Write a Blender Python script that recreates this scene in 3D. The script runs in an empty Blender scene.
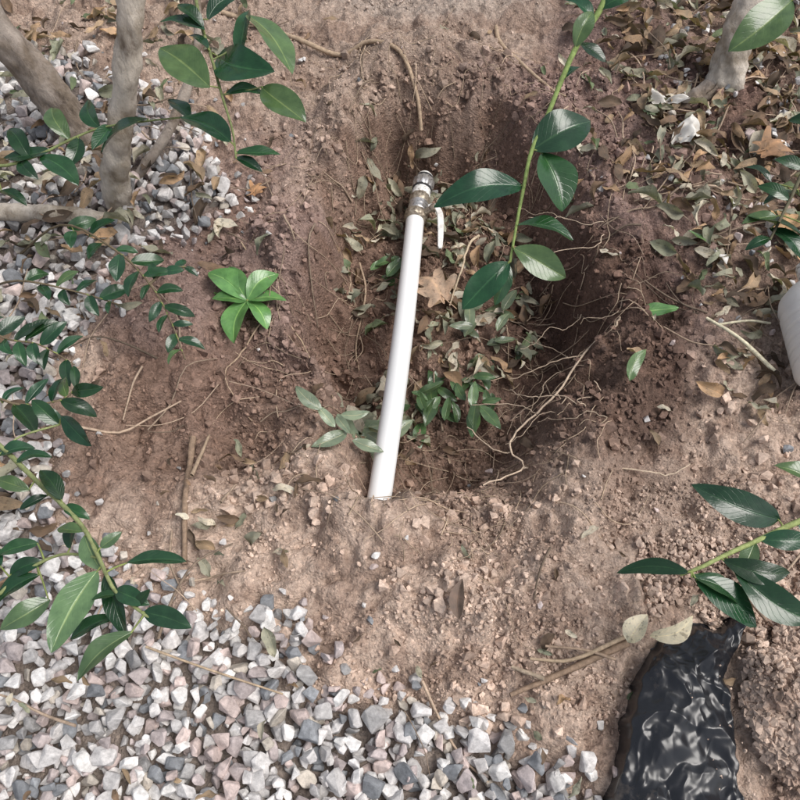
import bpy, bmesh, math, numpy as np
from mathutils import Vector, Matrix
rng=np.random.default_rng(7)
scene=bpy.context.scene
scene.view_settings.view_transform='Standard'; scene.view_settings.look='None'; scene.view_settings.exposure=0
COL=bpy.context.collection

# ---------------------------------------------------------------- noise
def _h(i,j,s):
    n=(i*374761393+j*668265263+s*974711+1013904223)&0xffffffff
    n=((n^(n>>13))*1274126177)&0xffffffff
    n=(n^(n>>16))
    return (n&0xffffff)/float(0xffffff)
def vnoise(x,y,s=0):
    x=np.asarray(x,float);y=np.asarray(y,float)
    i=np.floor(x).astype(np.int64);j=np.floor(y).astype(np.int64)
    fx=x-i;fy=y-j;fx=fx*fx*fx*(fx*(fx*6-15)+10);fy=fy*fy*fy*(fy*(fy*6-15)+10)
    a=_h(i,j,s);b=_h(i+1,j,s);c=_h(i,j+1,s);d=_h(i+1,j+1,s)
    return (a+(b-a)*fx+(c-a)*fy+(a-b-c+d)*fx*fy)*2-1
def tri(x,y,s=0):
    x=np.asarray(x,float);y=np.asarray(y,float)
    i=np.floor(x).astype(np.int64);j=np.floor(y).astype(np.int64);fx=x-i;fy=y-j
    a=_h(i,j,s);b=_h(i+1,j,s);c=_h(i,j+1,s);d=_h(i+1,j+1,s)
    return np.where(fx+fy<1,a+(b-a)*fx+(c-a)*fy,d+(c-d)*(1-fx)+(b-d)*(1-fy))*2-1
def fbm(x,y,f,o=4,s=0,g=.5):
    r=0;a=1;c,sn=math.cos(.6),math.sin(.6)
    x=np.asarray(x,float)*f;y=np.asarray(y,float)*f
    for k in range(o):
        r=r+a*vnoise(x,y,s+k*17);a*=g
        x,y=(x*c-y*sn)*2.03+3.1,(x*sn+y*c)*2.03+1.7
    return r
def lumps(x,y,f,s):
    """rounded clods pressed into the soil: domes of random size on a jittered lattice"""
    x=np.asarray(x,float)*f;y=np.asarray(y,float)*f;i=np.floor(x).astype(np.int64);j=np.floor(y).astype(np.int64);r=0*x
    for di in (-1,0,1):
        for dj in (-1,0,1):
            a,b=i+di,j+dj;R=.25+.55*_h(a,b,s+2)**2
            d2=((a+_h(a,b,s)-x)**2+(b+_h(a,b,s+1)-y)**2)/(R*R)
            r=np.maximum(r,R*np.sqrt(np.clip(1-d2,0,1))*(_h(a,b,s+3)>.35))
    return r
def sst(a,b,x):
    t=np.clip((x-a)/(b-a),0,1);return t*t*(3-2*t)
def ell(x,y,cx,cy,rx,ry):
    return np.sqrt(((x-cx)/rx)**2+((y-cy)/ry)**2)

GP=[(.30,-.30),(.22,.041),(.15,.085),(.10,.130),(0,.150),(-.105,.165),(-.157,.222),(-.26,.262),(-.34,.27),(-.44,.34),(-.50,.50),(-.48,.67),(-.45,.80),(-.36,.86),(-.28,.95),(-.34,1.08),(-.46,1.2),(-.62,1.32),(-1.5,1.5),(-1.5,-.3)]
def poly_sd(x,y,P=GP):
    P=np.array(P);n=len(P);ins=np.zeros(x.shape,bool);d=np.full(x.shape,1e9)
    for i in range(n):
        a=P[i];b=P[(i+1)%n]
        c=((a[1]>y)!=(b[1]>y))&(x<(b[0]-a[0])*(y-a[1])/((b[1]-a[1])+1e-12)+a[0])
        ins^=c
        e=b-a;t=np.clip(((x-a[0])*e[0]+(y-a[1])*e[1])/(e@e),0,1)
        d=np.minimum(d,np.hypot(x-a[0]-t*e[0],y-a[1]-t*e[1]))
    return np.where(ins,d,-d)
def hole_r(x,y):
    r=ell(x,y,.078,.81,.24,.42)
    return r+.13*fbm(x,y,7,3,5)+.03*tri(x*22,y*22,6)
def height(x,y,fine=True):
    x=np.asarray(x,float);y=np.asarray(y,float)
    wx=x+.012*fbm(x,y,13,2,201);wy=y+.012*fbm(x,y,13,2,211)
    r=hole_r(x,y)
    z=-.175*sst(1.02,.72,r)
    z=z-.045*sst(1.1,.5,ell(x,y,-.15,.60,.19,.20)+.2*fbm(x,y,9,2,8))*sst(.55,.95,r)
    z=z-.035*sst(1.1,.4,ell(x,y,-.2,.9,.18,.25)+.15*fbm(x,y,9,2,9))*sst(.6,1.,r)
    z=z-.032*sst(1.1,.6,ell(x,y,-.30,.50,.12,.07)+.15*fbm(x,y,14,2,19))
    z=z+.034*np.exp(-((r-1.20)/.14)**2)*(.6+.7*fbm(x,y,6,2,3))
    z=z+.03*np.exp(-(ell(x,y,.53,.10,.12,.18)**2))
    z=z+.03*np.exp(-(ell(x,y,.12,.25,.25,.08)**2))
    near=sst(3,1.5,ell(x,y,0,.7,1,1))
    ledge=sst(1.40,1.0,r)
    q=1-.8*sst(-.02,.04,poly_sd(x,y))
    z=z+near*q*(.013*fbm(x,y,8,3,21)+.009*np.abs(fbm(wx,wy,22,3,31))*1.3+(.004+.008*ledge)*tri(wx*30,wy*30,35)+(.002+.005*ledge)*tri(wx*70+3,wy*70,36))
    z=z-.02*sst(1.2,.7,ell(x,y,-.4,.05,.75,.3))
    if fine:
        z=z+near*q*((.0035+.003*ledge)*np.abs(fbm(wx,wy,60,3,41))+.0022*fbm(x,y,170,2,51)+(.010+.010*ledge)*lumps(wx,wy,26,60)*sst(-.5,.5,fbm(x,y,5,2,66))+.007*lumps(wx+.3,wy,55,70))
    k=np.exp(-(ell(x,y,-.030,.432,.034,.045)**4));z=z*(1-k)+np.minimum(z,-.058)*k
    return z+(1-near)*.05*fbm(x,y,.4,3,77)

# ---------------------------------------------------------------- mesh helpers
def np_mesh(name,V,F,col=None,uv=None,smooth=False):
    V=np.asarray(V,np.float32);F=np.asarray(F,np.int32)
    me=bpy.data.meshes.new(name);me.vertices.add(len(V));me.vertices.foreach_set('co',V.ravel())
    k=F.shape[1];me.loops.add(F.size);me.loops.foreach_set('vertex_index',F.ravel())
    me.polygons.add(len(F));me.polygons.foreach_set('loop_start',np.arange(0,F.size,k,dtype=np.int32))
    me.polygons.foreach_set('use_smooth',np.full(len(F),smooth))
    me.update(calc_edges=True)
    if col is not None:
        a=me.attributes.new('col','FLOAT_COLOR','POINT')
        c=np.ones((len(V),4),np.float32);c[:,:3]=col;a.data.foreach_set('color',c.ravel())
    if uv is not None:
        l=me.uv_layers.new(name='UVMap');l.data.foreach_set('uv',np.asarray(uv,np.float32)[F.ravel()].ravel())
    return me
def obj(name,me,mat=None,parent=None):
    o=bpy.data.objects.new(name,me);COL.objects.link(o)
    if mat: me.materials.append(mat)
    if parent: o.parent=parent
    return o
def empty(name):
    o=bpy.data.objects.new(name,None);COL.objects.link(o);return o

# ---------------------------------------------------------------- materials
def mat_new(name):
    m=bpy.data.materials.new(name);m.use_nodes=True;nt=m.node_tree
    b=nt.nodes['Principled BSDF'];return m,nt,b
def nd(nt,t,**k):
    n=nt.nodes.new(t)
    for a,v in k.items():
        if a in n.inputs.keys(): n.inputs[a].default_value=v
        else: setattr(n,a,v)
    return n
def noise(nt,co,sc,det=3,rough=.6):
    n=nt.nodes.new('ShaderNodeTexNoise');n.inputs['Scale'].default_value=sc;n.inputs['Detail'].default_value=det;n.inputs['Roughness'].default_value=rough
    nt.links.new(co,n.inputs['Vector']);return n.outputs['Fac']
def ramp(nt,f,stops):
    r=nt.nodes.new('ShaderNodeValToRGB');nt.links.new(f,r.inputs['Fac'])
    e=r.color_ramp.elements
    while len(e)<len(stops): e.new(.5)
    for el,(p,c) in zip(e,stops):
        el.position=p;el.color=(c[0],c[1],c[2],1) if len(c)==3 else c
    return r.outputs['Color']
def mixc(nt,f,a,b,mode='MIX'):
    n=nt.nodes.new('ShaderNodeMix');n.data_type='RGBA';n.blend_type=mode
    for s,v in ((n.inputs[0],f),(n.inputs[6],a),(n.inputs[7],b)):
        if isinstance(v,bpy.types.NodeSocket): nt.links.new(v,s)
        elif isinstance(v,tuple): s.default_value=(v[0],v[1],v[2],1)
        else: s.default_value=v
    return n.outputs[2]
def math_(nt,op,a,b=0.):
    n=nt.nodes.new('ShaderNodeMath');n.operation=op
    for s,v in ((n.inputs[0],a),(n.inputs[1],b)):
        if isinstance(v,bpy.types.NodeSocket): nt.links.new(v,s)
        else: s.default_value=v
    return n.outputs[0]
def bump(nt,b,hgt,dist,st=1.,prev=None):
    n=nt.nodes.new('ShaderNodeBump');n.inputs['Distance'].default_value=dist;n.inputs['Strength'].default_value=st
    nt.links.new(hgt,n.inputs['Height'])
    if prev: nt.links.new(prev,n.inputs['Normal'])
    nt.links.new(n.outputs['Normal'],b.inputs['Normal']);return n.outputs['Normal']

def soil_mat():
    m,nt,b=mat_new('soil_material')
    co=nt.nodes.new('ShaderNodeNewGeometry').outputs['Position']
    at=nd(nt,'ShaderNodeAttribute',attribute_name='col').outputs['Color']
    n2=noise(nt,co,90,5,.75)
    c=mixc(nt,1.,at,ramp(nt,n2,[(.3,(.58,.55,.53)),(.5,(1,1,1)),(.72,(1.34,1.34,1.34))]),'MULTIPLY')
    v=nt.nodes.new('ShaderNodeTexVoronoi');v.inputs['Scale'].default_value=260;nt.links.new(co,v.inputs['Vector'])
    g=ramp(nt,v.outputs['Color'],[(.0,(.68,.66,.66)),(.5,(1,1,1)),(.85,(1.15,1.12,1.1)),(1,(1.8,1.75,1.7))])
    c=mixc(nt,.85,c,g,'MULTIPLY')
    nt.links.new(c,b.inputs['Base Color']);b.inputs['Roughness'].default_value=.95;b.inputs['Specular IOR Level'].default_value=.15
    hh=math_(nt,'ADD',math_(nt,'MULTIPLY',n2,1.6),math_(nt,'MULTIPLY',v.outputs['Distance'],-.45))
    bump(nt,b,hh,.005,1.)
    return m
def grain_mat(name,rough=.9,sc=120,amp=.35,bd=.001,spec=.2,dobump=True):
    m,nt,b=mat_new(name)
    co=nt.nodes.new('ShaderNodeNewGeometry').outputs['Position']
    at=nd(nt,'ShaderNodeAttribute',attribute_name='col').outputs['Color']
    n=noise(nt,co,sc,4,.75)
    c=mixc(nt,1.,at,ramp(nt,n,[(.3,(1-amp*1.3,)*3),(.7,(1+amp*1.3,)*3)]),'MULTIPLY')
    nt.links.new(c,b.inputs['Base Color']);b.inputs['Roughness'].default_value=rough;b.inputs['Specular IOR Level'].default_value=spec
    if dobump: bump(nt,b,n,bd,.8)
    return m
def leaf_mat(name,rough=.3,spec=.5,trans=.25,rib=(1.9,1.7,1.4),vein=.25,bd=.0006,spots=0.):
    m,nt,b=mat_new(name)
    co=nt.nodes.new('ShaderNodeNewGeometry').outputs['Position']
    at=nd(nt,'ShaderNodeAttribute',attribute_name='col').outputs['Color']
    uv=nt.nodes.new('ShaderNodeUVMap').outputs['UV']
    sp=nt.nodes.new('ShaderNodeSeparateXYZ');nt.links.new(uv,sp.inputs[0])
    U,Vv=sp.outputs[0],sp.outputs[1]
    ab=math_(nt,'ABSOLUTE',math_(nt,'SUBTRACT',Vv,.5))
    midr=ramp(nt,ab,[(0.012,(1,1,1)),(.04,(0,0,0))])
    n=noise(nt,co,60,3,.6)
    w=math_(nt,'SINE',math_(nt,'ADD',math_(nt,'MULTIPLY',math_(nt,'SUBTRACT',U,math_(nt,'MULTIPLY',ab,.55)),60.),math_(nt,'MULTIPLY',n,5.)))
    wv=ramp(nt,w,[(.86,(0,0,0)),(1.,(1,1,1))])
    c=mixc(nt,1.,at,ramp(nt,n,[(.3,(.72,.75,.75)),(.7,(1.3,1.25,1.2))]),'MULTIPLY')
    c=mixc(nt,math_(nt,'MULTIPLY',wv,vein),c,mixc(nt,1.,c,(1.5,1.4,1.3),'MULTIPLY'))
    c=mixc(nt,math_(nt,'MULTIPLY',midr,.8),c,mixc(nt,1.,c,rib,'MULTIPLY'))
    if spots: c=mixc(nt,math_(nt,'MULTIPLY',ramp(nt,noise(nt,co,130,3,.7),[(.56,(0,0,0)),(.64,(1,1,1))]),spots),c,(.07,.05,.035))
    nt.links.new(c,b.inputs['Base Color'])
    nt.links.new(ramp(nt,n,[(.3,(rough*.8,)*3),(.7,(min(1,rough*1.35),)*3)]),b.inputs['Roughness'])
    b.inputs['Specular IOR Level'].default_value=spec
    h=math_(nt,'SUBTRACT',n,math_(nt,'MULTIPLY',math_(nt,'ADD',math_(nt,'MULTIPLY',wv,.25),midr),.6))
    bump(nt,b,h,bd,.6)
    tr=nt.nodes.new('ShaderNodeBsdfTranslucent');nt.links.new(mixc(nt,1.,c,(1.6,1.9,.9),'MULTIPLY'),tr.inputs['Color'])
    mx=nt.nodes.new('ShaderNodeMixShader');mx.inputs[0].default_value=trans
    out=nt.nodes['Material Output'];nt.links.new(b.outputs[0],mx.inputs[1]);nt.links.new(tr.outputs[0],mx.inputs[2]);nt.links.new(mx.outputs[0],out.inputs['Surface'])
    return m
def bark_mat(name,c1,c2,sc=35):
    m,nt,b=mat_new(name)
    tc=nt.nodes.new('ShaderNodeNewGeometry').outputs['Position']
    mp=nt.nodes.new('ShaderNodeMapping');mp.inputs['Scale'].default_value=(1,1,.35);nt.links.new(tc,mp.inputs[0])
    n=noise(nt,mp.outputs[0],sc,8,.75)
    n2=noise(nt,tc,18,4,.65)
    c=ramp(nt,n,[(.3,c2),(.47,c1),(.68,tuple(min(1,v*1.35) for v in c1))])
    c=mixc(nt,1.,c,ramp(nt,n2,[(.38,(.60,.56,.50)),(.55,(1.,1.,1.)),(.68,(1.25,1.25,1.25))]),'MULTIPLY')
    nt.links.new(c,b.inputs['Base Color']);b.inputs['Roughness'].default_value=.85;b.inputs['Specular IOR Level'].default_value=.2
    bump(nt,b,n,.009,1.);return m
def plain(name,c,rough=.5,metal=0.,dirt=None,ds=40,lo=.5,hi=.7,bd=.0):
    m,nt,b=mat_new(name)
    co=nt.nodes.new('ShaderNodeNewGeometry').outputs['Position']
    n=noise(nt,co,ds,6,.7)
    cc=mixc(nt,ramp(nt,n,[(lo,(0,0,0)),(hi,(1,1,1))]),c,dirt or tuple(v*.8 for v in c))
    nt.links.new(cc,b.inputs['Base Color']);b.inputs['Roughness'].default_value=rough;b.inputs['Metallic'].default_value=metal
    if bd: bump(nt,b,n,bd,.6)
    return m

# ---------------------------------------------------------------- terrain
def axis(lo,hi,st,far,k=26):
    c=np.arange(lo,hi+1e-6,st)
    g=np.geomspace(st*2,far,k)
    return np.concatenate([(lo-g)[::-1],c,hi+g])
xs=axis(-1.05,1.0,.0034,60);ys=axis(-.12,1.72,.0034,60)
X,Y=np.meshgrid(xs,ys);x=X.ravel();y=Y.ravel()
Z=height(x,y)
nx,ny=len(xs),len(ys)
ii=(np.arange(ny-1)[:,None]*nx+np.arange(nx-1)[None]).ravel()
F=np.stack([ii,ii+1,ii+nx+1,ii+nx],1)
def soil_col(x,y):
    tan=np.array([.52,.40,.325]);br=np.array([.215,.138,.103]);dk=np.array([.105,.064,.05]);pu=np.array([.26,.175,.155]);gy=np.array([.42,.35,.30]);gs=np.array([.26,.225,.20])
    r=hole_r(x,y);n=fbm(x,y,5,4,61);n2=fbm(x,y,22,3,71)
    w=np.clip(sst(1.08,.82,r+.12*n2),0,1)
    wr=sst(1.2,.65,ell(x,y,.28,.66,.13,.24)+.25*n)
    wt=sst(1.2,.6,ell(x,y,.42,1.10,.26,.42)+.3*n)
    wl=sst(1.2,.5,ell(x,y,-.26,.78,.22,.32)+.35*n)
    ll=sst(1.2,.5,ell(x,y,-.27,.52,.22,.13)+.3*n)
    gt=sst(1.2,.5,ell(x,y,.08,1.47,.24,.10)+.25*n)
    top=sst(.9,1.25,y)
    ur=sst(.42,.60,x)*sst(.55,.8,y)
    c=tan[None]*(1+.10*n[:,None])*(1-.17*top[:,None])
    def mx(c,k,t): return c+(t[None]-c)*k[:,None]
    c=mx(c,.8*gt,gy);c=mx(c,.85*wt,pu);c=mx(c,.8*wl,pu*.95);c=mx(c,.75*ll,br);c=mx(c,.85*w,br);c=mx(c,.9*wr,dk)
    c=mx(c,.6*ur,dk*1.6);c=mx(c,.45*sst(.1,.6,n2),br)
    c=mx(c,.85*sst(.0,.04,poly_sd(x,y)),gs)
    return np.clip(c,0,1)
soilM=soil_mat()
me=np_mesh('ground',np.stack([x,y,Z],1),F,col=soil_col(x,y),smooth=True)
obj('ground',me,soilM)

# ---------------------------------------------------------------- stones
def hull(n,seed,bev=.1,squash=(1,.8,.6)):
    r=np.random.default_rng(seed);bm=bmesh.new()
    for _ in range(n):
        v=r.normal(size=3);v/=np.linalg.norm(v);v*=r.uniform(.78,1.0);bm.verts.new(v*np.array(squash))
    res=bmesh.ops.convex_hull(bm,input=bm.verts)
    bmesh.ops.delete(bm,geom=[g for g in bm.verts if not g.link_faces],context='VERTS')
    bmesh.ops.dissolve_limit(bm,angle_limit=math.radians(14),verts=bm.verts,edges=bm.edges)
    if bev: bmesh.ops.bevel(bm,geom=list(bm.edges),offset=bev,segments=1,affect='EDGES',profile=.6)
    bmesh.ops.triangulate(bm,faces=bm.faces)
    bm.verts.index_update()
    V=np.array([v.co[:] for v in bm.verts]);Fc=np.array([[v.index for v in f.verts] for f in bm.faces]);bm.free()
    return V,Fc
def rotm(n,flat=None):
    q=rng.normal(size=(n,4));
    if flat is not None: q[:,1:3]*=flat
    q/=np.linalg.norm(q,axis=1)[:,None];w,a,b,c=q.T
    return np.stack([np.stack([1-2*(b*b+c*c),2*(a*b-c*w),2*(a*c+b*w)],1),np.stack([2*(a*b+c*w),1-2*(a*a+c*c),2*(b*c-a*w)],1),np.stack([2*(a*c-b*w),2*(b*c+a*w),1-2*(a*a+b*b)],1)],1)
def scatter(variants,P,S,C,R):
    vs=[];fs=[];cs=[];off=0;idx=rng.integers(0,len(variants),len(P))
    for k,(V,Fc) in enumerate(variants):
        w=np.where(idx==k)[0]
        if not len(w): continue
        T=np.einsum('nij,vj->nvi',R[w],V)*S[w][:,None,None]+P[w][:,None,:]
        vs.append(T.reshape(-1,3));f=Fc[None]+(np.arange(len(w))*len(V))[:,None,None]+off
        fs.append(f.reshape(-1,3));cs.append(np.repeat(C[w],len(V),0));off+=len(w)*len(V)
    return np.concatenate(vs),np.concatenate(fs),np.concatenate(cs)
gv=[hull(11+i%4,100+i,.045,(1,.68+.25*(i%3)/2,.5+.1*(i%4))) for i in range(18)]
PAL=np.array([[.55,.53,.52],[.72,.70,.68],[.55,.45,.42],[.44,.38,.37],[.24,.25,.265],[.50,.45,.39],[.62,.59,.57],[.36,.35,.345]])
PW=np.array([.22,.15,.15,.13,.12,.07,.11,.07])
def grav_pts(sp,thr,lo,hi,seed):
    gx,gy=np.meshgrid(np.arange(-1.4,.35,sp),np.arange(-.28,1.6,sp));gx=gx.ravel();gy=gy.ravel()
    gx=gx+rng.uniform(-.45,.45,gx.size)*sp;gy=gy+rng.uniform(-.45,.45,gy.size)*sp
    d=poly_sd(gx,gy)+.035*fbm(gx,gy,9,3,seed)
    p=sst(thr-.025,thr+.02,d)*(1-.35*sst(.6,.95,gy+.2*fbm(gx,gy,6,2,9)))
    k=rng.uniform(size=gx.size)<p
    return gx[k],gy[k],lo+(hi-lo)*rng.uniform(size=k.sum())**1.3
Ps=[];Ss=[]
for sp,thr,lo,hi,dz,seed in ((.0175,-.015,.009,.014,.003,1),(.018,.0,.009,.0180,.011,2),(.0215,.01,.010,.0205,.019,3)):
    a,b,s=grav_pts(sp,thr,lo,hi,seed)
    Ps.append(np.stack([a,b,height(a,b,False)+dz+s*.15+rng.uniform(-.003,.003,len(a))],1));Ss.append(s)
n=3200;a=rng.uniform(-.7,.98,n);b=rng.uniform(.05,1.55,n)
d=poly_sd(a,b);hr=hole_r(a,b)
ur=sst(.40,.52,a)*sst(.55,.7,b)
keep=(rng.uniform(size=n)<np.where(hr<1,.04,np.exp(np.minimum(d,0)/.05)*.6+.04+.8*ur*(.6+.6*fbm(a,b,7,2,14))))
a=a[keep];b=b[keep];ur=ur[keep];s=rng.uniform(.003,.011,len(a))*rng.uniform(.6,1.1,len(a))+.003*ur
Ps.append(np.stack([a,b,height(a,b)+s*.45+.005*ur],1));Ss.append(s)
P=np.concatenate(Ps);S=np.concatenate(Ss)
C=PAL[rng.choice(len(PAL),len(P),p=PW/PW.sum())]*rng.uniform(.72,1.12,(len(P),1))
V,Fc,Cc=scatter(gv,P,S,C,rotm(len(P),.6))
obj('gravel',np_mesh('gravel',V,Fc,col=Cc),grain_mat('crushed_stone',.75,130,.26,.0012,.3))

cv=[hull(12,300+i,0,(1,.85,.75)) for i in range(12)]
def bagmask(a,b): return (ell(a,b,.335,.06,.075,.19)<1)
def clods(n,box,smin,smax,pw,seed,extra=0.,dens=None):
    a=rng.uniform(box[0],box[1],n);b=rng.uniform(box[2],box[3],n)
    c=fbm(a,b,10,3,seed)
    p=sst(-.6,.5,c)*(poly_sd(a,b)<.015)*(~bagmask(a,b))
    if dens is not None: p=p*dens(a,b)
    k=rng.uniform(size=n)<p;a=a[k];b=b[k]
    s=smin+(smax-smin)*rng.uniform(size=len(a))**pw
    z=height(a,b)+s*.3+extra*rng.uniform(size=len(a))
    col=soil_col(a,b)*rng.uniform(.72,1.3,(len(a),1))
    return np.stack([a,b,z],1),s,col
L=[clods(42000,(-.65,.95,-.1,1.5),.0010,.0055,4,5),
   clods(5200,(-.45,.75,.1,1.3),.004,.014,3,6),
   clods(20000,(.30,.75,-.1,.34),.0015,.0075,2.2,7,.005),
   clods(14000,(-.2,.50,.10,.42),.001,.0055,3,8,.002),
   clods(10000,(-.25,.40,.38,1.25),.0015,.009,3,9,.002)]
P=np.concatenate([l[0] for l in L]);S=np.concatenate([l[1] for l in L]);C=np.clip(np.concatenate([l[2] for l in L]),0,1)
V,Fc,Cc=scatter(cv,P,S,C,rotm(len(P)))
clodM=grain_mat('clod_soil',.95,200,.3,.0008,.12,False)
obj('soil_clods',np_mesh('soil_clods',V,Fc,col=Cc,smooth=False),clodM)

# ---------------------------------------------------------------- tubes
def catmull(P,n):
    P=[np.array(p,float) for p in P]
    P=[2*P[0]-P[1]]+P+[2*P[-1]-P[-2]];out=[]
    for i in range(1,len(P)-2):
        for t in np.linspace(0,1,n,endpoint=False):
            a,b,c,d=P[i-1:i+3]
            out.append(.5*((2*b)+(-a+c)*t+(2*a-5*b+4*c-d)*t*t+(-a+3*b-3*c+d)*t**3))
    out.append(P[-2]);return np.array(out)
class Buf:
    def __init__(s): s.v=[];s.f=[];s.c=[];s.uv=[];s.n=0
    def add(s,V,F,c,uv=None):
        s.v.append(V);s.f.append(np.asarray(F)+s.n);s.c.append(np.tile(c,(len(V),1)) if np.ndim(c)==1 else c);s.n+=len(V)
        s.uv.append(uv if uv is not None else np.zeros((len(V),2)))
    def mesh(s,name,smooth=True):
        return np_mesh(name,np.concatenate(s.v),np.concatenate(s.f),np.concatenate(s.c),np.concatenate(s.uv),smooth)
def tube(buf,P,r0,r1,col,n=6,sides=7,rough=.0,wob=0.):
    C=catmull(P,n)
    if wob: C=C+rng.normal(size=C.shape)*wob
    m=len(C);T=np.gradient(C,axis=0);T/=np.linalg.norm(T,axis=1)[:,None]+1e-9
    up=np.array([0,0,1.]) if abs(T[0,2])<.8 else np.array([1.,0,0])
    R=np.linspace(r0,r1,m);V=[]
    for i in range(m):
        a=np.cross(T[i],up);a/=np.linalg.norm(a);b=np.cross(a,T[i]);up=b
        for k in range(sides):
            th=2*math.pi*k/sides;rr=R[i]*(1+rough*rng.normal())
            V.append(C[i]+rr*(a*math.cos(th)+b*math.sin(th)))
    F=[]
    for i in range(m-1):
        for k in range(sides):
            F.append([i*sides+k,i*sides+(k+1)%sides,(i+1)*sides+(k+1)%sides,(i+1)*sides+k])
    buf.add(np.array(V),F,np.array(col,float));return C

# ---------------------------------------------------------------- leaves
def leaf(buf,base,tip,w=.42,col=(.03,.08,.035),fold=.25,arch=.12,roll=0.,nu=10,nv=6,wav=.02,twist=0.,petiole=True,shape=.85):
    base=np.array(base,float);tip=np.array(tip,float);d=tip-base;L=np.linalg.norm(d);d/=L
    up=np.array([0,0,1.]);s=np.cross(d,up)
    if np.linalg.norm(s)<.1: s=np.array([1.,0,0])
    s/=np.linalg.norm(s);u=np.cross(s,d)
    c,sn=math.cos(roll),math.sin(roll);s,u=s*c+u*sn,u*c-s*sn
    ph=rng.uniform(0,6.28);bend=rng.normal()*.05
    V=[];UV=[];hw=w*L/2
    for i in range(nu+1):
        t=i/nu
        if t<=0: wt=.03
        else: wt=(max(0,math.sin(math.pi*(t**shape)))**.72)*(1-.12*t)
        if i==nu: wt=.01
        tw=twist*(t-.3);c2,s2=math.cos(tw),math.sin(tw);ss=s*c2+u*s2;uu=u*c2-s*s2
        for j in range(nv+1):
            q=2*j/nv-1
            z=fold*abs(q)*hw*wt+arch*L*(math.sin(math.pi*t*.9)-.25*t)+wav*L*math.sin(t*11+ph+q*2)*abs(q)
            V.append(base+d*L*t+ss*(q*hw*wt+bend*L*math.sin(math.pi*t))+uu*z);UV.append((t,.5+q/2))
    F=[[i*(nv+1)+j,i*(nv+1)+j+1,(i+1)*(nv+1)+j+1,(i+1)*(nv+1)+j] for i in range(nu) for j in range(nv)]
    buf.add(np.array(V),F,np.array(col,float),np.array(UV))
GREEN=leaf_mat('glossy_leaf',.17,.6,.10,(2.4,1.9,1.8),.08,.0008)
LITTER=leaf_mat('dry_leaf',.7,.25,.10,(1.35,1.3,1.2),.3,.001,.5)
WOOD=grain_mat('twig_bark',.8,150,.3,.0005,.2)

def dark():
    k=rng.uniform()
    if k<.10: return np.array([.065,.115,.045])*rng.uniform(.9,1.2)
    return np.array([.013,.047,.019])*rng.uniform(.65,1.5)*np.array([rng.uniform(.85,1.2),1,rng.uniform(.8,1.2)])
def branch(name,stems,leaves,rs,col=(.17,.20,.08),parent=None,W=None):
    e=empty(name) if parent is None else parent
    sb=Buf()
    for P,(r0,r1) in zip(stems,rs): tube(sb,P,r0,r1,col,5,8,.05)
    lb=Buf()
    allp=np.concatenate([catmull(P,5) for P in stems])
    for i,l in enumerate(leaves):
        b=np.array(l[:3]);t=np.array(l[3:6]);w=l[6] if len(l)>6 else rng.uniform(.40,.50)
        c=l[7] if len(l)>7 else dark()
        leaf(lb,b,t,w*1.06,c,rng.uniform(.15,.45),rng.uniform(.04,.18),rng.uniform(-.5,.5),14,8,.014,rng.uniform(-.4,.4),True,rng.uniform(.85,1.05))
        q=allp[np.argmin(np.linalg.norm(allp-b,axis=1))]
        if np.linalg.norm(q-b)<.05: tube(sb,[q,(q+b)/2+[0,0,.001],b+(t-b)*.03],.0011,.0008,(.2,.24,.08),3,5)
    obj('stem',sb.mesh('stem'),WOOD,e)
    obj('leaves',lb.mesh('leaves'),GREEN,e)
    return e
PALE=np.array([.075,.13,.062])
B=[(.134,.622,.34,.037,.600,.33,.38),(.144,.656,.36,.21,.689,.37,.66),(.155,.652,.36,.176,.594,.33,.66),(.127,.583,.32,.189,.571,.31,.44),(.123,.56,.31,.181,.535,.29,.50),(.120,.549,.30,.068,.507,.27,.48),(.19,.748,.42,.208,.78,.44,.5),(.217,.783,.44,.250,.793,.45),(.195,.755,.42,.224,.737,.41,.5),(.118,.549,.3,.104,.513,.27,.4),(.176,.718,.4,.2,.741,.4,.4),(.21,.775,.435,.18,.80,.44,.5)]
Bs=[(.42,1.12,.95),(.30,.93,.68),(.248,.815,.5),(.228,.805,.46),(.217,.783,.44),(.193,.752,.42),(.176,.72,.4),(.161,.688,.38),(.144,.656,.36),(.134,.616,.34),(.127,.584,.32),(.12,.549,.3)]
branch('overhanging_leafy_branch',[Bs],B,[(.0046,.0014)],(.20,.27,.09))
A=[(-.239,.824,.31,-.309,.887,.32,.52),(-.236,.883,.31,-.155,.828,.33,.5),(-.194,.912,.35,-.133,.820,.33,.4),(-.223,.821,.3,-.172,.824,.3,.3),(-.174,.824,.31,-.116,.77,.3,.5),(-.211,.759,.28,-.283,.804,.28,.45),(-.206,.75,.27,-.150,.748,.27,.38),(-.205,.742,.27,-.172,.728,.26,.4),(-.250,.9,.34,-.285,.932,.35),(-.247,.915,.34,-.21,.95,.35),(-.248,.895,.34,-.307,.912,.34),(-.35,.874,.22,-.413,.829,.2,.62),(-.243,.872,.33,-.275,.895,.33),(-.202,.861,.33,-.192,.922,.35,.4),(-.28,.836,.25,-.315,.875,.25)]
A2=[(-.51,.818,.2,-.546,.864,.21),(-.486,.833,.2,-.547,.818,.2),(-.463,.854,.2,-.496,.908,.21),(-.451,.858,.2,-.462,.806,.19),(-.497,.822,.2,-.438,.776,.19),(-.523,.814,.2,-.495,.787,.19),(-.549,.778,.18,-.512,.757,.17),(-.425,.878,.2,-.454,.937,.2),(-.412,.883,.2,-.427,.833,.2)]
As=[(-.31,1.12,.6),(-.30,1.06,.46),(-.288,1.025,.38),(-.274,.986,.35),(-.257,.916,.34),(-.239,.863,.32),(-.226,.822,.3),(-.212,.781,.28),(-.205,.742,.27)]
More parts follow.
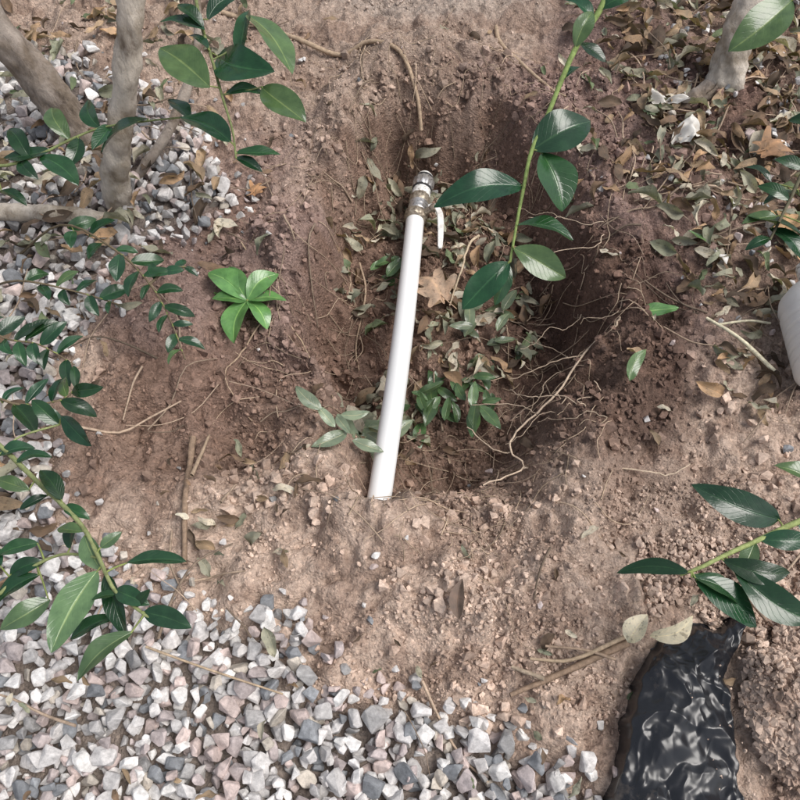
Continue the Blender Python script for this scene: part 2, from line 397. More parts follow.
A2s=[(-.75,.82,.24),(-.575,.805,.2),(-.51,.818,.2),(-.463,.854,.2),(-.425,.878,.2),(-.361,.867,.22),(-.293,.84,.25)]
shrub=empty('evergreen_shrub')
branch('evergreen_shrub',[As,A2s,[(-.239,.863,.32),(-.215,.88,.325),(-.2,.905,.34)],[(-.226,.822,.3),(-.2,.822,.305),(-.174,.824,.31)]],A+A2,[(.0034,.0012),(.0026,.0011),(.0012,.001),(.0012,.001)],(.16,.19,.08),shrub)
D=[(-.286,.224,.24,-.313,.148,.24,.44,PALE*1.5),(-.240,.164,.25,-.28,.122,.25,.40,PALE*.9),(-.261,.231,.24,-.203,.232,.24,.3),(-.233,.182,.25,-.187,.167,.25,.4),(-.262,.202,.25,-.228,.188,.25),(-.31,.262,.23,-.287,.227,.23,.5,PALE*1.2),(-.288,.246,.24,-.27,.262,.24,.5,PALE),(-.359,.232,.2,-.395,.2,.2),(-.368,.265,.2,-.408,.251,.2,.4),(-.343,.207,.2,-.384,.178,.2,.5,PALE),(-.392,.429,.17,-.349,.39,.17,.35),(-.448,.37,.18,-.407,.382,.18),(-.341,.297,.22,-.312,.282,.22),(-.345,.303,.22,-.375,.337,.22),(-.391,.323,.2,-.43,.335,.2,.4),(-.37,.317,.2,-.396,.301,.2),(-.389,.232,.2,-.356,.245,.2),(-.307,.164,.22,-.262,.183,.23,.3),(-.259,.198,.25,-.282,.193,.25),(-.241,.187,.25,-.227,.2,.26),(-.397,.423,.16,-.432,.45,.17),(-.312,.266,.23,-.342,.273,.22),(-.278,.22,.24,-.249,.161,.23,.3),(-.42,.36,.19,-.385,.37,.18),(-.40,.24,.2,-.425,.265,.19),(-.33,.255,.21,-.335,.29,.2)]
Ds=[(-.95,.60,.0),(-.75,.55,.12),(-.549,.463,.16),(-.483,.412,.18),(-.441,.38,.18),(-.388,.335,.2),(-.343,.298,.22),(-.311,.268,.23),(-.286,.234,.24),(-.263,.202,.25),(-.241,.186,.25),(-.226,.176,.25)]
D2=[(-.6,.15,.16),(-.418,.197,.2),(-.379,.232,.2),(-.339,.249,.21),(-.29,.238,.235)]
branch('leafy_shrub_branch',[Ds,D2,[(-.397,.423,.16),(-.43,.40,.175),(-.441,.38,.18)]],D,[(.0038,.0014),(.0022,.0013),(.0012,.0012)],(.22,.25,.11))
E=[(.393,.29,.2,.304,.325,.21,.36),(.441,.321,.2,.396,.347,.21,.5),(.289,.234,.2,.225,.243,.17,.24),(.293,.227,.2,.352,.185,.18,.46),(.333,.239,.2,.409,.188,.19,.36),(.324,.247,.2,.389,.234,.2,.36),(.362,.266,.2,.3435,.235,.19,.5,PALE),(.289,.23,.2,.343,.206,.18,.4),(.367,.268,.2,.42,.27,.2,.4),(.41,.285,.2,.445,.262,.19,.45)]
Es=[(.9,.5,.0),(.66,.40,.12),(.486,.323,.2),(.4485,.303,.2),(.402,.284,.2),(.361,.266,.2),(.328,.252,.2),(.30,.239,.2),(.283,.235,.19)]
branch('leafy_shrub_branch',[Es],E,[(.0045,.0016)],(.28,.33,.13))
Hh=[(.548,1.02,.3,.461,.963,.26,.5),(.534,.753,.2,.487,.742,.19),(.464,.731,.18,.531,.694,.18,.5),(.4915,.709,.18,.527,.659,.17),(.517,.739,.2,.48,.765,.2),(.538,.778,.22,.501,.793,.22),(.49,.691,.18,.456,.679,.17),(.56,.80,.22,.60,.77,.22),(.58,.84,.23,.54,.87,.22),(.54,.70,.19,.58,.67,.18),(.50,.72,.19,.455,.715,.18),(.56,.83,.23,.60,.86,.23),(.50,.77,.2,.47,.80,.2)]
Hs=[(.95,1.1,.0),(.75,.95,.2),(.587,.836,.25),(.537,.774,.22),(.517,.739,.2),(.487,.688,.18)]
branch('leafy_shrub_branch',[Hs,[(.85,1.2,.0),(.66,1.08,.28),(.548,1.02,.3)]],Hh,[(.005,.0015),(.004,.0013)],(.12,.11,.07))
def auto_leaves(P,n,L,wid=.46):
    C=catmull(P,8);out=[]
    for i in range(n):
        k=int((i+.7)/n*(len(C)-2));T=C[k+1]-C[k];T/=np.linalg.norm(T)
        side=np.cross(T,[0,0,1.]);sg=1 if i%2 else -1
        d=T*rng.uniform(.3,.9)+side*sg*rng.uniform(.6,1)+np.array([0,0,rng.uniform(-.4,.3)]);d/=np.linalg.norm(d)
        l=L*rng.uniform(.7,1.25);out.append(tuple(C[k])+tuple(C[k]+d*l)+(wid*rng.uniform(.8,1.2),))
    return out
FS=[[(-.62,.80,.0),(-.5,.788,.1),(-.401,.723,.12),(-.342,.662,.12),(-.313,.6175,.1),(-.283,.552,.1)],
    [(-.342,.662,.12),(-.32,.69,.12),(-.29,.70,.11)],
    [(-.7,.60,.0),(-.567,.586,.12),(-.51,.57,.12),(-.469,.562,.12),(-.427,.544,.1)],
    [(-.65,.43,.0),(-.524,.468,.14),(-.461,.461,.14),(-.424,.479,.12),(-.404,.502,.12)],
    [(-.66,.74,.0),(-.55,.70,.08),(-.46,.68,.08),(-.40,.665,.07)]]
fl=[]
for P,n,l in zip(FS,(18,4,12,11,8),(.038,.03,.042,.040,.036)): fl+=auto_leaves(P[1:] if n>4 else P,n,l)
branch('low_shrub_twigs',FS,fl,[(.002,.0009)]*5,(.14,.11,.07))
bright=np.array([.12,.27,.085]);hz=float(height(-.2375,.731))
sp=[]
for tx,ty,dz in ((-.303,.78,.035),(-.291,.726,.02),(-.251,.656,.02),(-.177,.731,.03),(-.191,.777,.03),(-.27,.789,.04),(-.204,.682,.02)):
    sp.append((-.2375,.731,hz+.03,tx,ty,max(hz+dz,float(height(tx,ty))+.015),.54,bright*rng.uniform(.65,1.2)))
branch('broken_green_sprig',[[(-.33,.765,hz+.012),(-.28,.75,hz+.02),(-.2375,.731,hz+.03)]],sp,[(.0018,.0015)],(.2,.32,.1))
zz=float(height(.3835,.694))
gl=Buf();leaf(gl,(.358,.694,zz+.014),(.420,.699,zz+.016),.46,bright*.9,.2,.05,.2,12,6)
obj('fallen_green_leaf',gl.mesh('fallen_green_leaf'),GREEN)

# ---------------------------------------------------------------- trunks
def trunk(name,P,r0,r1,mat,parent=None,rough=.03):
    b=Buf();C=tube(b,P,r0,r1,(.4,.35,.3),18,32,0);me=b.mesh(name)
    n=len(me.vertices);co=np.empty(n*3,np.float32);me.vertices.foreach_get('co',co);co=co.reshape(-1,3)
    k=fbm(co[:,0]+co[:,2]*.5,co[:,1]-co[:,2]*.6,30,4,3);k2=fbm(co[:,0]*1.+co[:,2]*.3,co[:,1]+co[:,2]*.9,110,2,13);sid=32
    ctr=np.repeat(C,sid,0);m=len(ctr);co[:m]=ctr+(co[:m]-ctr)*(1+.19*k[:m,None]+.07*k2[:m,None]);me.vertices.foreach_set('co',co.ravel());me.update()
    return obj(name,me,mat,parent)
bk1=bark_mat('pale_bark',(.56,.50,.43),(.26,.21,.17))
bk2=bark_mat('grey_bark',(.34,.29,.25),(.12,.095,.08))
trunk('trunk',[(-.475,.895,-.05),(-.465,.905,.0),(-.445,.905,.09),(-.40,.925,.2),(-.348,.943,.35),(-.33,1.0,.5),(-.31,1.12,.75),(-.33,1.2,1.1)],.023,.014,bk1,shrub)
trunk('trunk_2',[(-.53,1.04,-.05),(-.55,1.06,.02),(-.60,1.09,.14),(-.68,1.12,.3),(-.8,1.2,.6)],.029,.026,bk2,shrub)
trunk('trunk_3',[(-.5,.93,-.03),(-.43,.98,.03),(-.37,1.03,.09),(-.33,1.14,.16),(-.34,1.3,.3)],.009,.007,bk2,shrub)
trunk('low_limb',[(-.9,.86,.05),(-.65,.87,.042),(-.55,.868,.04),(-.47,.875,.02),(-.44,.88,-.02)],.013,.010,bk1,shrub)
sh2=empty('shrub_trunk')
trunk('trunk',[(.585,1.17,-.06),(.592,1.20,.0),(.60,1.24,.1),(.61,1.31,.25),(.58,1.4,.6),(.42,1.12,.95)],.046,.006,bk1,sh2)
trunk('root_flare',[(.59,1.21,.02),(.55,1.19,.004),(.51,1.2,-.02),(.47,1.19,-.04)],.026,.010,bk2,sh2)

# ---------------------------------------------------------------- roots, twigs
def follow(P,off=.004): return [(a,b,float(height(a,b))+off) for a,b in P]
rb=Buf();rc=(.40,.30,.21)
tube(rb,follow([(-.40,1.44),(-.344,1.43),(-.273,1.395),(-.194,1.332),(-.115,1.303),(-.057,1.30),(0,1.262),(.03,1.20)],.004)+[(.04,1.165,-.05)],.0052,.0035,rc,6,8,.05)
tube(rb,follow([(.19,1.40),(.195,1.347),(.228,1.274),(.275,1.202),(.30,1.17)],.005),.0045,.002,rc,6,8,.05)
tube(rb,[(.33,.685,.012),(.32,.671,-.0),(.275,.634,-.010),(.231,.574,-.024),(.168,.512,-.028),(.156,.480,-.025),(.17,.45,-.015),(.112,.418,-.005)],.0019,.0012,(.52,.41,.31),6,6,.08,.0008)
tube(rb,[(.17,.449,-.015),(.232,.443,.005)]+follow([(.324,.429),(.357,.425),(.39,.44)],.012),.0015,.0008,(.50,.40,.30),6,6,.08,.0008)
tube(rb,[(.0993,.532,-.05),(.132,.488,-.035),(.156,.478,-.027)],.001,.0012,(.45,.35,.26),6,6,0,.0006)
tube(rb,[(.231,.574,-.024),(.25,.52,-.02),(.24,.48,-.03)],.001,.0007,(.45,.35,.26),6,6,0,.0006)
tube(rb,[(.275,.634,-.010),(.23,.63,-.03),(.17,.62,-.06)],.0011,.0007,(.45,.35,.26),6,6,0,.0008)
tube(rb,[(.20,.54,-.026),(.17,.57,-.05),(.11,.58,-.07)],.0010,.0007,(.45,.35,.26),6,6,0,.0008)
for k in range(16):   # torn hair roots bridging the right side of the pit
    a,b=rng.uniform(.20,.34),rng.uniform(.45,.95);z=float(height(a,b))+.01;L=rng.uniform(.06,.16);th=rng.uniform(2.2,4.2)
    P=[(a+L*t*math.cos(th)+rng.normal()*.006,b+L*t*math.sin(th)+rng.normal()*.006,max(float(height(a+L*t*math.cos(th),b+L*t*math.sin(th)))+.006,z-.03*t)) for t in (0,.25,.5,.75,1)]
    tube(rb,P,.0009,.0004,np.array([.46,.36,.27])*rng.uniform(.7,1.2),5,5,0,.0008)
tube(rb,[(.14,.93,-.08),(.12,.90,-.07),(.105,.85,-.08),(.085,.80,-.11)],.0026,.0013,(.5,.4,.28),6,6,.05,.0008)
tube(rb,follow([(-.0756,.936),(-.062,.86),(-.078,.767),(-.07,.70)],.01),.0022,.0012,(.38,.28,.2),6,6,.08)
tube(rb,follow([(-.26,.849),(-.168,.708),(-.1015,.583)],.01),.0014,.0008,(.42,.32,.22),8,6,.08,.001)
tube(rb,follow([(-.20,.72),(-.25,.65),(-.26,.60),(-.216,.53)],.01),.0016,.0008,(.38,.28,.2),8,6,.08,.001)
for _ in range(300):
    th=rng.uniform(0,6.28);r=rng.uniform(.5,1.3);a=.075+.235*r*math.cos(th);b=.81+.42*r*math.sin(th)
    L=rng.uniform(.03,.16);ph=rng.uniform(0,6.28);P=[]
    for k in range(5):
        P.append((a,b,float(height(a,b))+rng.uniform(.001,.012)));a+=L/4*math.cos(ph);b+=L/4*math.sin(ph);ph+=rng.normal()*.5
    g=rng.uniform(.6,1.4);tube(rb,P,rng.uniform(.0005,.0011),.0004,np.array([.38,.29,.21])*g,3,5)
obj('exposed_roots',rb.mesh('exposed_roots'),WOOD)
tb=Buf()
tube(tb,follow([(-.290,.492),(-.2875,.45),(-.2815,.395),(-.273,.306)],.012),.0050,.0035,(.24,.17,.12),5,7,.1)
tube(tb,follow([(-.27,.50),(-.272,.46),(-.275,.42)],.016),.002,.003,(.32,.24,.17),5,7,.1)
tube(tb,follow([(.126,.147),(.189,.172),(.267,.204)],.020),.0028,.0046,(.24,.17,.12),5,7,.1)
tube(tb,follow([(.15,.185),(.20,.185),(.27,.212)],.022),.0018,.0028,(.34,.26,.18),5,7,.1)
tube(tb,follow([(.13,.178),(.165,.163)],.016),.0022,.003,(.34,.27,.2),5,7,.1)
tube(tb,follow([(.17,.20),(.215,.195),(.25,.185)],.016),.0015,.002,(.3,.22,.16),5,7,.1)
tube(tb,follow([(.452,.671),(.489,.63),(.529,.578)],.018),.0024,.0034,(.68,.62,.45),5,7,.05)
tube(tb,follow([(.467,.657),(.51,.662),(.542,.659)],.020),.0018,.0018,(.6,.55,.4),5,7,.05)
tube(tb,follow([(-.3,.201),(-.225,.176),(-.134,.148)],.035),.0016,.0012,(.42,.32,.22),5,6,.05)
for _ in range(360):
    k=rng.uniform()
    if k<.55: a,b=rng.uniform(.38,.95),rng.uniform(.6,1.5)
    elif k<.8: a,b=rng.uniform(-.85,-.2),rng.uniform(.2,1.4)
    else: a,b=rng.uniform(-.4,.8),rng.uniform(.1,1.3)
    L=rng.uniform(.03,.15);ph=rng.uniform(0,6.28);P=[];o=.030 if poly_sd(np.array([a]),np.array([b]))[0]>0 else .006
    for q in range(4):
        P.append((a,b,float(height(a,b))+o+rng.uniform(0,.01)));a+=L/3*math.cos(ph);b+=L/3*math.sin(ph);ph+=rng.normal()*.25
    r=rng.uniform(.0005,.0022);tube(tb,P,r,r*.6,np.array([.31,.235,.175])*rng.uniform(.4,1.6),3,5,.05)
obj('fallen_twigs',tb.mesh('fallen_twigs'),WOOD)

# ---------------------------------------------------------------- leaf litter
DRY=np.array([[.34,.25,.17],[.19,.13,.09],[.33,.32,.25],[.56,.51,.42],[.26,.27,.20],[.40,.27,.17],[.11,.08,.06],[.15,.19,.11]])
lb=Buf()
def litter(n,fn,L,wts,zoff=.004):
    for _ in range(n):
        a,b=fn();g=float(poly_sd(np.array([a]),np.array([b]))[0])>0
        z=float(height(a,b))+zoff+(.028 if g else 0)+rng.uniform(0,.014)
        th=rng.uniform(0,6.28);l=L*rng.uniform(.45,1.3);c=DRY[rng.choice(8,p=np.array(wts)/sum(wts))]*rng.uniform(.65,1.25)
        a2,b2=a+l*math.cos(th),b+l*math.sin(th);z2=float(height(a2,b2))+zoff+(.028 if g else 0)+rng.uniform(0,.016)
        z2=min(max(z2,z-.03),z+.03)
        leaf(lb,(a,b,z),(a2,b2,z2),rng.uniform(.26,.50),c,rng.uniform(-.5,1.4),rng.uniform(-.2,.35),rng.uniform(-1.1,1.1),8,4,.06,rng.uniform(-1.3,1.3))
def inell(cx,cy,rx,ry):
    def f():
        r=math.sqrt(rng.uniform());t=rng.uniform(0,6.28);return cx+rx*r*math.cos(t),cy+ry*r*math.sin(t)
    return f
def box(a,b,c,d): return lambda:(rng.uniform(a,b),rng.uniform(c,d))
litter(780,box(.42,.98,.74,1.62),.045,[4,4,4,3,2,3,4,1])
litter(140,box(.30,.62,.9,1.5),.038,[3,3,3,2,1.5,2,3,1.])
litter(170,box(.45,.85,.52,.85),.038,[4,3,3,3,1,3,3,1])
litter(290,box(-.95,-.30,.80,1.55),.042,[4,4,2,2,2,2,4,1.5])
litter(130,box(-.85,-.42,.25,.85),.036,[2,3,2,2,1,1,3,1])
litter(165,inell(.13,.88,.13,.22),.040,[3,3,6,3,5,2,2,1.5])
litter(55,inell(.02,1.08,.09,.09),.04,[1,2,6,1,4,1,2,1])
litter(55,inell(-.02,.60,.07,.07),.040,[1,1,6,2,5,0,1,1])
litter(40,inell(-.06,.92,.05,.16),.033,[2,3,5,2,2,1,2,2])
litter(90,box(-.4,.75,.12,1.4),.026,[2,3,2,3,1,1,3,1])
litter(30,box(-.35,-.12,.30,.48),.030,[3,3,1,4,1,1,2,0])
litter(40,box(-.6,.2,-.05,.22),.022,[2,3,2,1,1,1,2,1])
obj('leaf_litter',lb.mesh('leaf_litter'),LITTER)
fb=Buf()
def fresh(n,cx,cy,rx,ry,col,L=.045):
    f=inell(cx,cy,rx,ry)
    for _ in range(n):
        a,b=f();z=float(height(a,b))+rng.uniform(.012,.038);th=rng.uniform(0,6.28);l=L*rng.uniform(.7,1.2)
        leaf(fb,(a,b,z),(a+l*math.cos(th),b+l*math.sin(th),z+rng.uniform(-.01,.012)),rng.uniform(.34,.46),np.array(col)*rng.uniform(.7,1.35),rng.uniform(.1,.4),rng.uniform(0,.12),rng.uniform(-.4,.4),10,6)
fresh(30,.085,.63,.075,.045,(.06,.11,.045));fresh(26,-.065,.54,.048,.05,(.20,.25,.17),.052)
fresh(14,.17,.80,.05,.08,(.10,.13,.08));fresh(4,-.05,.87,.04,.06,(.07,.13,.05));fresh(3,.42,.75,.25,.35,(.09,.16,.06))
obj('fallen_green_leaves',fb.mesh('fallen_green_leaves'),GREEN)
def oak(name,cx,cy,z,L,ang,col):
    n=60;out=[]
    for i in range(n):
        t=i/n*2*math.pi
        r=(.42+.26*math.cos(t))*(1+.33*math.sin(7*t+1.3*math.sin(t)))
        out.append((r*math.cos(t),r*math.sin(t)*.95))
    V=[];UV=[];rings=6
    for q in range(rings+1):
        s=q/rings
        for (a,b) in out:
            u,v=a*s,b*s
            V.append((u*L,v*L,.10*L*math.sin(u*5)+.16*L*abs(v)+.07*L*math.sin(v*11+u*4)));UV.append((.5+u*.6,.5+v*.6))
    Fq=[[q*n+i,q*n+(i+1)%n,(q+1)*n+(i+1)%n,(q+1)*n+i] for q in range(rings) for i in range(n)]
    b=Buf();V=np.array(V);c,s=math.cos(ang),math.sin(ang)
    V=np.stack([V[:,0]*c-V[:,1]*s+cx,V[:,0]*s+V[:,1]*c+cy,V[:,2]+z],1);b.add(V,Fq,np.array(col,float),np.array(UV))
    tube(b,[(cx,cy,z),(cx-.3*L*c,cy-.3*L*s,z+.002),(cx-.6*L*c,cy-.6*L*s,z+.006)],.0012,.0008,col,4,5)
    return obj(name,b.mesh(name),LITTER)
oz=float(height(.065,.823))
oak('dead_oak_leaf',.07,.815,max(oz+.045,-.10),.072,2.2,(.42,.30,.22))
oak('dead_oak_leaf',.62,1.02,float(height(.62,1.02))+.03,.06,.4,(.34,.21,.13))
oak('dead_oak_leaf',.60,.83,float(height(.6,.83))+.03,.045,1.4,(.42,.27,.15))
oak('dead_oak_leaf',-.25,.965,float(height(-.25,.965))+.02,.030,1.0,(.42,.24,.13))
cb=Buf()
z0=float(height(.07,.237));leaf(cb,(.067,.222,z0+.012),(.073,.268,z0+.016),.40,(.17,.125,.105),.8,.02,.2,10,6)
z0=float(height(.28,.21));leaf(cb,(.262,.200,z0+.03),(.285,.228,z0+.045),.7,(.72,.66,.52),.7,.2,.3,10,6)
leaf(cb,(.285,.205,z0+.04),(.335,.226,z0+.05),.4,(.62,.57,.44),.7,.2,-.3,10,6)
obj('dry_curled_leaves',cb.mesh('dry_curled_leaves'),LITTER)

def scrap(name,cx,cy,rx,ry,ang,seed):
    n=18;g=np.linspace(-1,1,n);U,Vv=np.meshgrid(g,g);u=U.ravel();v=Vv.ravel()
    k=1-.25*np.abs(u*v)+.12*fbm(u,v,1.3,2,seed)
    a=u*rx*k;b=v*ry*k;c,s=math.cos(ang),math.sin(ang)
    xx=a*c-b*s+cx;yy=a*s+b*c+cy;zz=height(xx,yy,False)+.026+.012*tri(u*1.6,v*1.6,seed+4)+.006*u
    i=(np.arange(n-1)[:,None]*n+np.arange(n-1)[None]).ravel()
    m=np_mesh(name,np.stack([xx,yy,zz],1),np.stack([i,i+1,i+n+1,i+n],1),col=np.tile([.7,.68,.64],(n*n,1)),smooth=True)
    return obj(name,m,plain(name+'_mat',(.60,.58,.54),.45,0,(.45,.40,.34),30,.5,.7))
scrap('plastic_scrap',.502,1.072,.030,.022,.9,3)
scrap('plastic_scrap',.488,1.165,.036,.012,-.3,9)

# ---------------------------------------------------------------- pvc pipe + valve
pvc=plain('white_pvc',(.82,.82,.81),.32,0,(.66,.62,.56),45,.6,.9)
brass=plain('aged_brass',(.42,.36,.28),.40,.55,(.16,.13,.10),160,.45,.62,.0004)
steel=plain('chromed_steel',(.62,.61,.60),.30,.7,(.25,.23,.21),200,.48,.66)
blackr=plain('black_rubber',(.03,.03,.032),.5)
whitep=plain('white_plastic',(.78,.77,.74),.4,0,(.25,.22,.19),180,.52,.62)
leverm=plain('lever_plastic',(.74,.73,.70),.4,0,(.5,.45,.4),60,.5,.75)
assembly=empty('pvc_water_pipe')
A0=np.array([-.030,.402,-.036]);A1=np.array([.0279,.999,-.115]);ax=A1-A0;Lp=np.linalg.norm(ax);ax/=Lp
def lathe(name,prof,mat,origin,axis_,sides=48,parent=assembly,rib=0):
    a=np.cross(axis_,[0,0,1.]);a/=np.linalg.norm(a);b=np.cross(a,axis_);V=[]
    for (t,r) in prof:
        for k in range(sides):
            th=2*math.pi*k/sides;rr=r*(1+(rib if k%4<2 else 0))
            V.append(origin+axis_*t+rr*(a*math.cos(th)+b*math.sin(th)))
    F=[[i*sides+k,i*sides+(k+1)%sides,(i+1)*sides+(k+1)%sides,(i+1)*sides+k] for i in range(len(prof)-1) for k in range(sides)]
    me=np_mesh(name,V,F,smooth=True);o=obj(name,me,mat,parent)
    e=o.modifiers.new('e','EDGE_SPLIT');e.split_angle=math.radians(35);return o
R=.0168
ns=24;a=np.cross(ax,[0,0,1.]);a/=np.linalg.norm(a);b=np.cross(a,ax);V=[];sd=48
pts=[(.05,R*.8),(.0,R*.8),(.0,R)]+[(Lp*i/ns,R) for i in range(1,ns+1)]
for (t,r) in pts:
    bow=a*.004*math.sin(math.pi*min(1,t/Lp))
    for k in range(sd):
        th=2*math.pi*k/sd;V.append(A0+ax*t+bow+r*(a*math.cos(th)+b*math.sin(th)))
Fq=[[i*sd+k,i*sd+(k+1)%sd,(i+1)*sd+(k+1)%sd,(i+1)*sd+k] for i in range(len(pts)-1) for k in range(sd)]
o=obj('pipe',np_mesh('pipe',V,Fq,smooth=True),pvc,assembly);e=o.modifiers.new('e','EDGE_SPLIT');e.split_angle=math.radians(35)
d2=np.array([.048,1.112,-.118])-A1;d2/=np.linalg.norm(d2)
O=A1
lathe('coupling',[(-.004,R*.9),(-.004,R*1.12),(.0,R*1.16),(.004,R*1.16),(.005,R*.9)],brass,O,ax)
lathe('compression_nut',[(.003,R*.9),(.003,R*1.15),(.006,R*1.22),(.016,R*1.22),(.019,R*1.1),(.019,R*.8)],brass,O,d2,48,assembly,.05)
lathe('ferrules',[(.018,.011),(.018,.0175),(.022,.0185),(.025,.0145),(.028,.0185),(.031,.0185),(.034,.0145),(.037,.0185),(.042,.0185),(.042,.011)],steel,O,d2)
lathe('valve_body',[(.041,.012),(.041,.0175),(.046,.0195),(.056,.0195),(.061,.0175),(.061,.012)],brass,O,d2,48,assembly,.03)
lathe('thread_seal',[(.060,.012),(.060,.0175),(.066,.018),(.069,.0162),(.072,.018),(.076,.0162),(.079,.0175),(.079,.011)],whitep,O,d2)
lathe('washer',[(.078,.012),(.078,.0185),(.083,.0185),(.083,.011)],blackr,O,d2)
lathe('hose_nut',[(.082,.012),(.082,.0185),(.087,.0200),(.103,.0200),(.106,.018),(.106,.0)],steel,O,d2,48,assembly,.05)
lathe('end_cap',[(.105,.0),(.105,.0155),(.116,.0155),(.120,.013),(.120,0)],whitep,O,d2)
lathe('dark_ring',[(.108,.0157),(.108,.0165),(.113,.0165),(.113,.0157)],blackr,O,d2)
top=O+d2*.010
lathe('valve_stem',[(0,.006),(.022,.006),(.022,.008),(.028,.008),(.028,.0)],brass,top+np.array([.012,0,.008]),np.array([.80,0,.6]),24)
s0=top+np.array([.034,0,.020])
Pl=catmull([s0+[-.012,.006,0],s0+[.0,.004,.003],s0+[.009,-.012,.001],s0+[.010,-.045,-.004],s0+[.008,-.088,-.008]],8)
Vl=[];m=len(Pl)
for i,p in enumerate(Pl):
    w=.0045+.0018*math.sin(i/m*3.1);T=Pl[min(i+1,m-1)]-Pl[max(i-1,0)];T/=np.linalg.norm(T)
    s=np.cross(T,[0,0,1.]);s/=np.linalg.norm(s);u=np.cross(s,T)
    if i==m-1:w*=.6
    for q,h in ((-1,-.0018),(-.8,.0018),(.8,.0018),(1,-.0018)): Vl.append(p+s*w*q+u*h)
Fl=[[i*4+k,i*4+(k+1)%4,(i+1)*4+(k+1)%4,(i+1)*4+k] for i in range(m-1) for k in range(4)]+[[0,3,2,1],[(m-1)*4+k for k in range(4)]]
o=obj('lever_handle',np_mesh('lever',Vl,Fl,smooth=False),leverm,assembly);bv=o.modifiers.new('b','BEVEL');bv.width=.0008;bv.segments=2

# ---------------------------------------------------------------- black plastic bag (thin film, crumpled, half buried)
nu,nv=280,170;U,Vv=np.meshgrid(np.linspace(0,1,nu),np.linspace(-1,1,nv),indexing='ij');u=U.ravel();v=Vv.ravel()
lx=.286-.105*u+.010*fbm(u,u*0,6,3,3);rx=.435-.065*sst(0,.25,u)+.03*sst(.45,.8,u)-.05*sst(.85,1,u)+.010*fbm(u,u*0,7,3,4)
xx=(lx+rx)/2+(rx-lx)/2*v;yy=.226-.34*u+.022*v*(1-u)+.008*fbm(v,u,3,3,12)*(np.abs(v)+.3)
wx=xx+.018*fbm(xx,yy,9,2,301);wy=yy+.018*fbm(xx,yy,9,2,311)
rg=lambda a,b,s:1-np.abs(vnoise(a,b,s))          # sharp creases between soft panels
zz=height(xx,yy,False)*.5+.024+.016*(1-v**2)*sst(0,.12,u)
zz=zz+.016*rg(wx*17+wy*6,wy*7-wx*3,91)+.010*rg(wx*9-wy*14,wy*15+wx*12,93)+.004*rg(wx*45+wy*18,wy*24-wx*9,97)+.0018*rg(wx*90-wy*30,wy*70+wx*20,98)-.016
zz=zz-.045*sst(.88,1,np.abs(v))-.02*sst(.05,0,u)
i=(np.arange(nu-1)[:,None]*nv+np.arange(nv-1)[None]).ravel()
me=np_mesh('black_plastic_bag',np.stack([xx,yy,zz],1),np.stack([i,i+nv,i+nv+1,i+1],1),smooth=True)
m,nt,bb=mat_new('black_plastic');co=nt.nodes.new('ShaderNodeNewGeometry').outputs['Position']
dst=noise(nt,co,14,6,.7)
nt.links.new(mixc(nt,ramp(nt,dst,[(.56,(0,0,0)),(.78,(.5,.5,.5))]),(.013,.014,.017),(.30,.24,.19)),bb.inputs['Base Color'])
bb.inputs['Roughness'].default_value=.27;bb.inputs['Specular IOR Level'].default_value=.55
bag=obj('black_plastic_bag',me,m)
def pile(n,cx,cy,rx_,ry_,h,smax):
    r=np.sqrt(rng.uniform(size=n));t=rng.uniform(0,6.283,n);a=cx+rx_*r*np.cos(t);b=cy+ry_*r*np.sin(t)
    s=.0012+smax*rng.uniform(size=n)**3
    z=np.maximum(height(a,b,False),.0)+.016+h*(1-r**2)*rng.uniform(.55,1,n)+.008*fbm(a,b,30,2,5)
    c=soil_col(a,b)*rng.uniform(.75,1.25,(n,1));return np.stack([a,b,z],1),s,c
Lp_=[pile(9000,.445,.125,.060,.072,.040,.009),pile(5000,.495,.18,.06,.07,.025,.008),pile(900,.418,.15,.03,.05,.04,.006),pile(60,.36,.10,.06,.10,.03,.003)]
P=np.concatenate([l[0] for l in Lp_]);S=np.concatenate([l[1] for l in Lp_]);C=np.clip(np.concatenate([l[2] for l in Lp_]),0,1)
V,Fc,Cc=scatter(cv,P,S,C,rotm(len(P)))
obj('soil_pile',np_mesh('soil_pile',V,Fc,col=Cc,smooth=False),clodM)

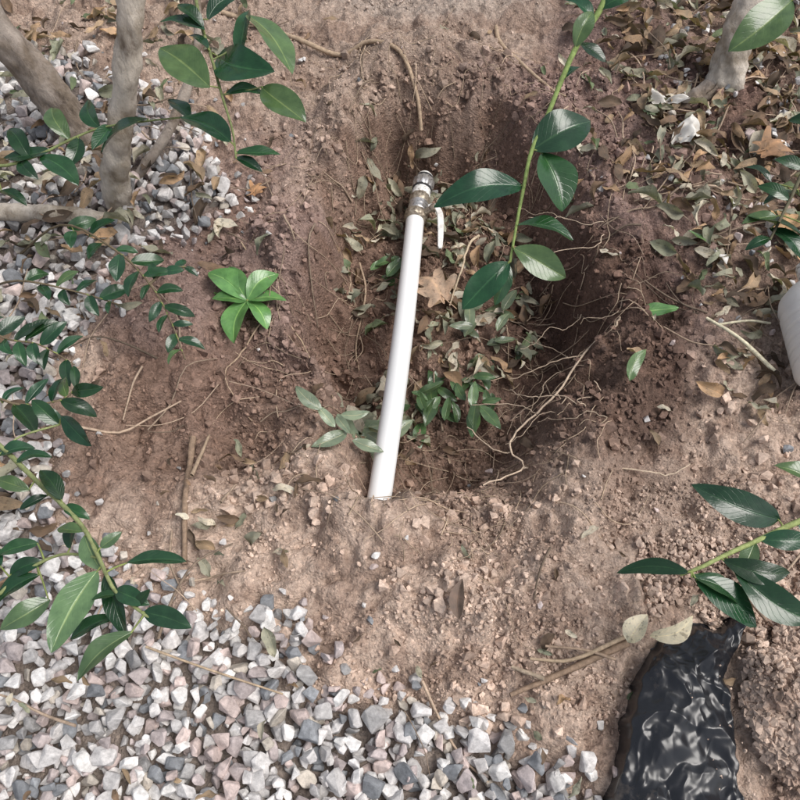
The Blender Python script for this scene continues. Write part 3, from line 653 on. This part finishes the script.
# ---------------------------------------------------------------- white plastic jug at right edge
bottle=empty('white_plastic_jug')
zb=float(height(.60,.62,False));o0=np.array([.602,.545,zb+.05]);ab=np.array([.02,1.,.03]);ab/=np.linalg.norm(ab)
pr=[(0,.0),(.0,.045),(.006,.056),(.012,.060)]
for i in range(6):
    t=.016+i*.016;pr+=[(t,.061),(t+.008,.061),(t+.0095,.0585),(t+.0125,.0585)]
pr+=[(.118,.061),(.130,.058),(.145,.045),(.156,.028),(.165,.02),(.175,.019)]
lathe('body',pr,plain('jug_plastic',(.80,.79,.77),.35,0,(.55,.5,.44),30,.58,.85),o0,ab,64,bottle)
lathe('cap',[(.169,.0205),(.169,.0225),(.190,.0225),(.192,.02),(.192,0)],whitep,o0,ab,48,bottle,.03)

# ---------------------------------------------------------------- camera and light
cam=bpy.data.cameras.new('camera');co_=bpy.data.objects.new('camera',cam);COL.objects.link(co_)
cam.sensor_width=36;cam.lens=34.56;cam.clip_start=.01;cam.clip_end=500
co_.location=(0,0,.95);co_.rotation_euler=(math.radians(30),0,0);scene.camera=co_
w=bpy.data.worlds.new('World');scene.world=w;w.use_nodes=True;nt=w.node_tree
sky=nt.nodes.new('ShaderNodeTexSky');sky.sky_type='NISHITA';sky.sun_disc=False
el,az=math.radians(60),math.radians(95)
sky.sun_elevation=el;sky.sun_rotation=az;sky.air_density=1.;sky.dust_density=4.;sky.ozone_density=.6
hs=nt.nodes.new('ShaderNodeHueSaturation');hs.inputs['Saturation'].default_value=.5
nt.links.new(sky.outputs[0],hs.inputs['Color']);nt.links.new(hs.outputs[0],nt.nodes['Background'].inputs[0]);nt.nodes['Background'].inputs[1].default_value=.15
ld=bpy.data.lights.new('sun','SUN');ld.energy=2.5;ld.angle=math.radians(38);ld.color=(1,.97,.93)
lo=bpy.data.objects.new('sun',ld);COL.objects.link(lo)
dirv=Vector((math.sin(az)*math.cos(el),math.cos(az)*math.cos(el),math.sin(el)))
lo.rotation_euler=dirv.to_track_quat('Z','Y').to_euler();lo.location=dirv*5
